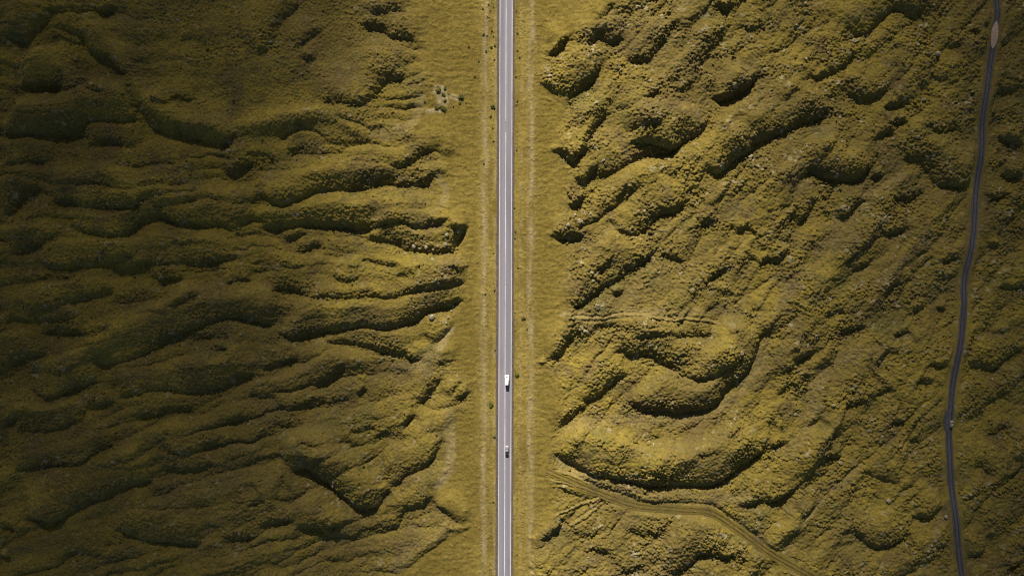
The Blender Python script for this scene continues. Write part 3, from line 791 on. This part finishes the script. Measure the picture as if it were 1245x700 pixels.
def boulder_mesh(seed, mat):
    r = random.Random(seed)
    bm = bmesh.new(); bmesh.ops.create_icosphere(bm, subdivisions=2, radius=1.0)
    o1 = Vector((r.random() * 9, r.random() * 9, r.random() * 9))
    from mathutils import noise as mn
    for q in bm.verts:
        q.co *= 1 + 0.38 * mn.noise(q.co * 1.3 + o1) + 0.14 * mn.noise(q.co * 3.1 + o1)
        q.co.z *= 0.72
    me = bpy.data.meshes.new("boulder"); bm.to_mesh(me); bm.free(); me.materials.append(mat); return me
BM = [boulder_mesh(k, M_BOULDER) for k in range(4)]
def boulder(u, v, r, label, group):
    o = bpy.data.objects.new("boulder", BM[random.randrange(4)])
    p = px(u, v, float(sample(u, v)[0]) + 0.25 * r)
    o.location = p; o.scale = (r, r * random.uniform(0.75, 1.1), r * random.uniform(0.7, 0.95)); o.rotation_euler = (0, 0, random.uniform(0, 6.28))
    col.objects.link(o)
    tag(o, label, "boulder", group)
G = "pale boulders on the dark lava edges"
for u, v, r in [(504,300,1.0),(511,302,.9),(519,301,1.1),(527,304,.8),(533,300,.8),(496,299,.8)]:
    boulder(u, v, r, "pale boulder in the row along the black ridge foot left of the road", G)
boulder(542, 297.5, 1.1, "bright pale boulder alone in the blackest hollow left of the road", G)
boulder(556.5, 281, 1.3, "grey boulder at the tip of the black notch left of the road", G)
boulder(544, 286, 1.0, "ochre boulder on the crest above the blackest hollow", G)
boulder(525, 385.5, 1.6, "broad pale rock slab at the end of the long dark furrow", G)
for u, v, r in [(545,386,.9),(549,378,.8),(551,372,.8),(543,392,.7)]:
    boulder(u, v, r, "pale stone in the string beside the light grassy gully mouth", G)
boulder(1140, 66, 1.5, "pale grey boulder with dark shadow left of the passing place", G)
boulder(1080, 608.5, 1.4, "pale boulder on the rusty moss left of the narrow road", G)
boulder(1148.5, 627, 1.2, "pale stone at the roadside end of the stony gully", G)
boulder(733, 195.5, 1.0, "pale boulder at the head of a black crevice right of the road", G)
for u, v, r in [(690,274,1.2),(704,269,1.3),(699,262,1.0)]:
    boulder(u, v, r, "rounded pale boulder above the short black crack right of the road", G)
for u, v, r in [(1126,668,.9),(1134,655,.9),(1130,661,.7),(1128,676,.8),(1138,646,.8),(1122,688,.9)]:
    boulder(u, v, r, "grey stone in the stony gully below the narrow road", G)
for u, v, r in [(1170,512,.8),(1180,500,.7),(1130,544,.8),(1184,519,.7)]:
    boulder(u, v, r, "small pale stone lying on the moss around the small car", G)

# ------------------------------------------------------------------ shrubs
def shrub(u, v, r, mat, label, group=None, flat=0.7):
    z = float(sample(u, v)[0])
    root = bpy.data.objects.new("shrub", None); root.location = px(u, v, z - 0.05); col.objects.link(root)
    tag(root, label, "shrub", group)
    vs_, fs = [], []
    rr = random.Random(int(u * 31 + v * 17))
    r *= 0.88
    n = int(70 + 90 * r)
    lob = [(rr.uniform(-.5, .5) * r, rr.uniform(-.5, .5) * r, rr.uniform(.45, .7) * r) for _ in range(5)]
    for k in range(n):
        lx, ly, lr = rr.choice(lob)
        a, b = rr.uniform(0, 6.283), rr.uniform(0.05, 1.5)
        q = lr * rr.uniform(0.75, 1.05)
        c = Vector((lx + q * math.cos(a) * math.cos(b), ly + q * math.sin(a) * math.cos(b), (0.15 * r + q * math.sin(b) * flat)))
        nrm = Vector((math.cos(a) * math.cos(b), math.sin(a) * math.cos(b), math.sin(b) + 0.3)) + Vector((rr.uniform(-.6, .6), rr.uniform(-.6, .6), rr.uniform(-.3, .6)))
        nrm.normalize()
        t1 = nrm.orthogonal().normalized(); t2 = nrm.cross(t1)
        s_ = rr.uniform(0.10, 0.22) * (0.6 + 0.4 * r)
        i0 = len(vs_)
        vs_ += [c + t1 * s_ * 1.5, c + t2 * s_ + nrm * s_ * .25, c - t1 * s_ * 1.5, c - t2 * s_ + nrm * s_ * .25]
        fs.append((i0, i0 + 1, i0 + 2, i0 + 3))
    mesh_obj("crown", vs_, fs, mat, root)
    sv, sf = [], []
    for k in range(5):
        a = k * 1.256; tip = Vector((0.55 * r * math.cos(a), 0.55 * r * math.sin(a), 0.5 * r)); i0 = len(sv)
        for w, h in ((0.07, Vector((0, 0, -0.2))), (0.03, tip)):
            for m_ in range(4):
                sv.append(h + Vector((w * math.cos(m_ * 1.571), w * math.sin(m_ * 1.571), 0)))
        for m_ in range(4):
            sf.append((i0 + m_, i0 + (m_ + 1) % 4, i0 + 4 + (m_ + 1) % 4, i0 + 4 + m_))
    mesh_obj("stem", sv, sf, M_STEM, root)
    return root
GS = "shrubs on the grass verge"
shrub(599.7, 130.5, 1.6, M_SHRUB, "largest dark green shrub on the left verge, touching the asphalt edge", GS)
shrub(597, 142, 0.9, M_DRYSHRUB, "small reddish brown shrub just below the large green verge shrub", GS)
shrub(599, 156, 0.8, M_DRYSHRUB, "low brown shrub on the left verge beside the centre line gap", GS)
shrub(597, 58, 1.0, M_DRYSHRUB, "darkest small shrub of the pair near the road top", GS)
shrub(601.7, 56, 0.95, M_SHRUB, "small green shrub of the pair near the road top", GS)
shrub(598, 492.5, 1.75, M_SHRUB, "round olive shrub on the left verge below the white van", GS)
shrub(601, 531, 1.0, M_SHRUB, "narrow green shrub on the left verge across from the silver pickup", GS)
shrub(628.5, 456, 1.4, M_SHRUB, "wide green shrub on the right verge beside the white van", GS)
shrub(636.5, 387, 1.3, M_DRYSHRUB, "dark elongated shrub alone on the tan strip right of the road", GS)
shrub(640.5, 400, 0.7, M_DRYSHRUB, "tiny brown tuft below the elongated shrub right of the road", GS)
shrub(602, 425.5, 0.7, M_SHRUB, "tiny green shrub at the left road edge above the white van", GS)
shrub(630, 325.5, 0.8, M_DRYSHRUB, "small brown shrub on the right verge at mid road", GS)
shrub(601, 353, 0.9, M_DRYSHRUB, "brown shrub at the left road edge at mid road", GS)
GC = "shrubs on the pale clearing"
shrub(533, 108.5, 2.2, M_PALESHRUB, "wide pale green shrub at the top of the pale clearing", GC)
shrub(541.5, 108, 1.2, M_SHRUB, "dark shrub at the upper right corner of the pale clearing", GC)
shrub(540, 115, 1.6, M_PALESHRUB, "yellow green shrub on the right rim of the pale clearing", GC)
shrub(541, 122.5, 1.2, M_SHRUB, "small green shrub low on the right rim of the pale clearing", GC)
shrub(531, 131.5, 1.5, M_SHRUB, "dark green shrub at the lower left of the pale clearing", GC)
shrub(539.5, 132.5, 1.9, M_SHRUB, "broadest dark green shrub at the bottom of the pale clearing", GC)
shrub(535, 130, 1.3, M_PALESHRUB, "pale shrub between the two dark ones below the clearing", GC)
shrub(560, 118, 2.0, M_SHRUB, "large green shrub standing apart to the right of the pale clearing", GC)
shrub(559, 126, 0.9, M_SHRUB, "small green shrub under the one standing apart", GC)
shrub(516.5, 124, 0.9, M_DRYSHRUB, "small dark shrub to the left of the pale clearing", GC)
shrub(567, 125.5, 0.6, M_DRYSHRUB, "tiny dark tuft right of the clearing shrubs", GC)
shrub(551, 129.5, 0.6, M_DRYSHRUB, "tiny dark tuft below the clearing shrubs", GC)
shrub(570, 57, 0.9, M_DRYSHRUB, "lone dark tuft on the upper left grass plain", GC)
shrub(577, 94, 0.9, M_SHRUB, "lone green tuft between the clearing and the road top", GC)
GT = "small dark tufts on the verge"
for u, v in [(587,11),(594,6),(596,14),(600,9),(595,22),(593,21),(598,38),(588,42),(592,44),(591,63),(601,73),(582,75),(600,45)]:
    shrub(u, v, random.uniform(0.5, 0.85), random.choice((M_DRYSHRUB, M_SHRUB)), "small dark tuft in the scatter left of the road near its top", GT)
for u, v in [(628,14),(629,41),(629,62),(627,94),(629,123),(628,128),(632,70)]:
    shrub(u, v, random.uniform(0.5, 0.8), random.choice((M_DRYSHRUB, M_SHRUB)), "small dark tuft in the thin row right of the road near its top", GT)
for u, v in [(588,199),(600,172),(600,308),(590,357),(626,290),(628,183),(627,282),(625.5,253),(626,380),(626,402),(600,610),(629,606),(628,674),(597,635)]:
    shrub(u, v, random.uniform(0.45, 0.75), random.choice((M_DRYSHRUB, M_SHRUB)), "small dark tuft growing close to the middle or lower road edge", "small tufts along the road edge")

# ------------------------------------------------------------------ vehicles
M_WHITE = simple("white_paint", (0.83, 0.83, 0.84), 0.35, spec=0.5, vary=0.02)
M_SILVER = simple("silver_paint", (0.27, 0.27, 0.29), 0.35, metal=0.2, spec=0.5, vary=0.03)
M_BEIGE = simple("beige_paint", (0.26, 0.22, 0.17), 0.4, spec=0.5, vary=0.03)
M_BLACK = simple("black_plastic", (0.018, 0.018, 0.02), 0.6, vary=0.1)
M_GLASS = simple("car_glass", (0.015, 0.018, 0.022), 0.12, spec=0.6, vary=0.05)
M_TYRE = simple("tyre_rubber", (0.02, 0.02, 0.02), 0.9, vary=0.1)
M_RIM = simple("wheel_rim", (0.45, 0.45, 0.46), 0.35, metal=0.7, vary=0.05)
M_LAMP = simple("head_lamp", (0.75, 0.76, 0.78), 0.15, spec=0.6, vary=0.02)
M_RED = simple("tail_lamp", (0.35, 0.02, 0.02), 0.3, vary=0.05)

def loft(sections, name, mat, parent, bev=0.04):
    """sections: list of (y, [(x, z)...] closed ring) front to back"""
    bm = bmesh.new(); rings = []
    for y, ring in sections:
        rings.append([bm.verts.new((x, y, z)) for x, z in ring])
    n = len(rings[0])
    for a, b in zip(rings[:-1], rings[1:]):
        for k in range(n):
            bm.faces.new((a[k], a[(k + 1) % n], b[(k + 1) % n], b[k]))
    bm.faces.new(rings[0][::-1]); bm.faces.new(rings[-1])
    bmesh.ops.recalc_face_normals(bm, faces=bm.faces)
    me = bpy.data.meshes.new(name); bm.to_mesh(me); bm.free(); me.materials.append(mat)
    o = bpy.data.objects.new(name, me); col.objects.link(o); o.parent = parent
    if bev:
        md = o.modifiers.new("bevel", 'BEVEL'); md.width = bev; md.segments = 2; md.limit_method = 'ANGLE'
    return o

def ring(w, z0, z1, tumble=0.9, waist=None):
    """half-width w, floor z0, roof z1; narrower at the roof"""
    waist = z0 + (z1 - z0) * 0.5 if waist is None else waist
    t = w * tumble
    return [(-w * .96, z0), (-w, waist), (-t, z1 - 0.05), (-t * .82, z1), (t * .82, z1), (t, z1 - 0.05), (w, waist), (w * .96, z0)]

def box(name, x0, x1, y0, y1, z0, z1, mat, parent, bev=0.015):
    return loft([(y1, [(x0, z0), (x0, z1), (x1, z1), (x1, z0)]), (y0, [(x0, z0), (x0, z1), (x1, z1), (x1, z0)])], name, mat, parent, bev)

def wheel(x, y, r, w, parent):
    def cyl(name, rad, half, mat, par, loc):
        bm = bmesh.new()
        bmesh.ops.create_cone(bm, cap_ends=True, segments=24, radius1=rad, radius2=rad, depth=half * 2)
        for q in bm.verts: q.co = Vector((q.co.z, q.co.y, -q.co.x))
        me = bpy.data.meshes.new(name); bm.to_mesh(me); bm.free(); me.materials.append(mat)
        o = bpy.data.objects.new(name, me); col.objects.link(o); o.parent = par; o.location = loc
        return o
    t = cyl("wheel", r, w / 2, M_TYRE, parent, (x, y, r))
    cyl("rim", r * 0.62, w / 2 + 0.012, M_RIM, t, (0, 0, 0))

def vehicle(name, label, cat, u, v, z, heading):
    e = bpy.data.objects.new(name, None); e.location = px(u, v, z); e.rotation_euler = (0, 0, heading); col.objects.link(e)
    return tag(e, label, cat)

ROT = math.atan2(2.1, 700) * -1
# white van heading north: nose, cab and a long high roof
def make_van(u, v, z, heading):
    e = vehicle("van", "white van driving on the main road, ahead of the silver pickup", "van", u, v, z, heading)
    loft([(2.75, ring(1.02, .40, 1.05, .92, .75)), (2.62, ring(1.10, .34, 1.28, .92, .8)), (2.0, ring(1.14, .32, 1.65, .90, 1.1)), (1.55, ring(1.16, .32, 2.35, .90, 1.25)),
          (1.2, ring(1.16, .32, 2.62, .90, 1.3)), (0, ring(1.10, .32, 2.72, .88, 1.3)), (-1.6, ring(1.0, .32, 2.70, .86, 1.3)), (-2.65, ring(.93, .34, 2.62, .84, 1.3)), (-2.75, ring(.90, .40, 2.50, .84, 1.3))], "body", M_WHITE, e, .05)
    mesh_obj("windscreen", [(-.88, 1.99, 1.68), (.88, 1.99, 1.68), (.86, 1.56, 2.36), (-.86, 1.56, 2.36)], [(0, 1, 2, 3)], M_GLASS, e).location = (0, .03, .02)
    for s in (-1, 1):
        mesh_obj("side_window", [(s * 1.12, 1.5, 1.5), (s * 1.115, .6, 1.5), (s * 1.06, .6, 2.1), (s * 1.06, 1.4, 2.1)], [(0, 1, 2, 3)], M_GLASS, e).location = (s * .05, 0, 0)
        box("headlight", s * .62 - .2, s * .62 + .2, 2.58, 2.76, .78, 1.0, M_LAMP, e)
        box("tail_light", s * .78 - .07, s * .78 + .07, -2.79, -2.66, 1.0, 1.5, M_RED, e)
        mir = box("mirror", s * 1.3 - .11, s * 1.3 + .11, 1.45, 1.57, 1.45, 1.75, M_BLACK, e)
        wheel(s * .95, 1.7, .36, .24, e); wheel(s * .88, -1.6, .36, .24, e)
    mesh_obj("rear_window", [(-.6, -2.76, 1.5), (.6, -2.76, 1.5), (.58, -2.74, 2.2), (-.58, -2.74, 2.2)], [(0, 1, 2, 3)], M_GLASS, e).location = (0, -.03, 0)
    box("bumper", -1.0, 1.0, 2.66, 2.84, .34, .6, M_BLACK, e)
    return e
make_van(616.2, 461.3, ZR + 0.01, ROT)

def make_pickup(u, v, z, heading):
    e = vehicle("pickup_truck", "silver pickup with dark covered bed, following the white van", "pickup", u, v, z, heading)
    loft([(2.62, ring(.88, .42, .86, .92, .65)), (2.45, ring(.94, .36, 1.02, .92, .7)), (1.35, ring(.98, .34, 1.14, .93, .75)), (1.2, ring(.98, .34, 1.14, .93, .75)),
          (-.5, ring(.98, .34, 1.12, .95, .75)), (-2.5, ring(.97, .36, 1.10, .96, .75)), (-2.62, ring(.94, .42, 1.02, .95, .7))], "body", M_SILVER, e, .04)
    loft([(1.30, ring(.86, 1.05, 1.16, .95)), (.75, ring(.84, 1.05, 1.72, .84)), (.5, ring(.84, 1.05, 1.80, .84)), (-.35, ring(.84, 1.05, 1.82, .84)), (-.62, ring(.84, 1.05, 1.74, .84))], "cab", M_SILVER, e, .04)
    mesh_obj("windscreen", [(-.80, 1.26, 1.22), (.80, 1.26, 1.22), (.68, .78, 1.72), (-.68, .78, 1.72)], [(0, 1, 2, 3)], M_GLASS, e).location = (0, .03, .03)
    mesh_obj("rear_window", [(-.62, -.62, 1.3), (.62, -.62, 1.3), (.6, -.6, 1.68), (-.6, -.6, 1.68)], [(0, 1, 2, 3)], M_GLASS, e).location = (0, -.04, 0)
    box("bed_cover", -.86, .86, -2.5, -.72, 1.08, 1.20, M_BLACK, e, .03)
    for s in (-1, 1):
        mesh_obj("side_window", [(s * .86, 1.0, 1.25), (s * .86, -.5, 1.25), (s * .75, -.45, 1.68), (s * .75, .65, 1.68)], [(0, 1, 2, 3)], M_GLASS, e).location = (s * .03, 0, 0)
        box("headlight", s * .62 - .18, s * .62 + .18, 2.48, 2.64, .72, .88, M_LAMP, e)
        box("tail_light", s * .85 - .07, s * .85 + .07, -2.66, -2.55, .75, 1.02, M_RED, e)
        box("mirror", s * 1.06 - .09, s * 1.06 + .09, .82, .93, 1.15, 1.33, M_BLACK, e)
        wheel(s * .85, 1.6, .38, .25, e); wheel(s * .85, -1.55, .38, .25, e)
    box("bumper", -.9, .9, 2.55, 2.70, .40, .58, M_BLACK, e)
    return e
make_pickup(616.3, 546.6, ZR + 0.01, ROT)

def make_car(u, v, z, heading):
    e = vehicle("car", "small pale beige car on the narrow gravel road", "car", u, v, z, heading)
    loft([(1.95, ring(.70, .36, .72, .92, .55)), (1.8, ring(.80, .30, .84, .92, .6)), (.95, ring(.84, .28, .96, .94, .65)), (-1.5, ring(.84, .28, .98, .94, .65)),
          (-1.85, ring(.80, .32, .95, .92, .62)), (-1.95, ring(.74, .38, .85, .92, .6))], "body", M_BEIGE, e, .04)
    loft([(.95, ring(.74, .9, .98, .94)), (.35, ring(.72, .9, 1.42, .82)), (-.9, ring(.72, .9, 1.46, .82)), (-1.6, ring(.70, .9, 1.15, .85))], "cabin", M_BEIGE, e, .04)
    mesh_obj("windscreen", [(-.68, .92, 1.02), (.68, .92, 1.02), (.58, .40, 1.40), (-.58, .40, 1.40)], [(0, 1, 2, 3)], M_GLASS, e).location = (0, .03, .03)
    mesh_obj("rear_window", [(-.58, -1.58, 1.16), (.58, -1.58, 1.16), (.56, -.95, 1.45), (-.56, -.95, 1.45)], [(0, 1, 2, 3)], M_GLASS, e).location = (0, -.03, .02)
    for s in (-1, 1):
        mesh_obj("side_window", [(s * .74, .75, 1.03), (s * .74, -1.35, 1.03), (s * .62, -.9, 1.37), (s * .62, .3, 1.37)], [(0, 1, 2, 3)], M_GLASS, e).location = (s * .03, 0, 0)
        box("headlight", s * .55 - .15, s * .55 + .15, 1.84, 1.97, .58, .72, M_LAMP, e)
        box("tail_light", s * .62 - .10, s * .62 + .10, -1.98, -1.88, .62, .80, M_RED, e)
        wheel(s * .74, 1.2, .31, .2, e); wheel(s * .74, -1.25, .31, .2, e)
    return e
c0, z0 = side_at(515)
make_car(1156.2, 515, float(z0) + 0.06, math.radians(-5))
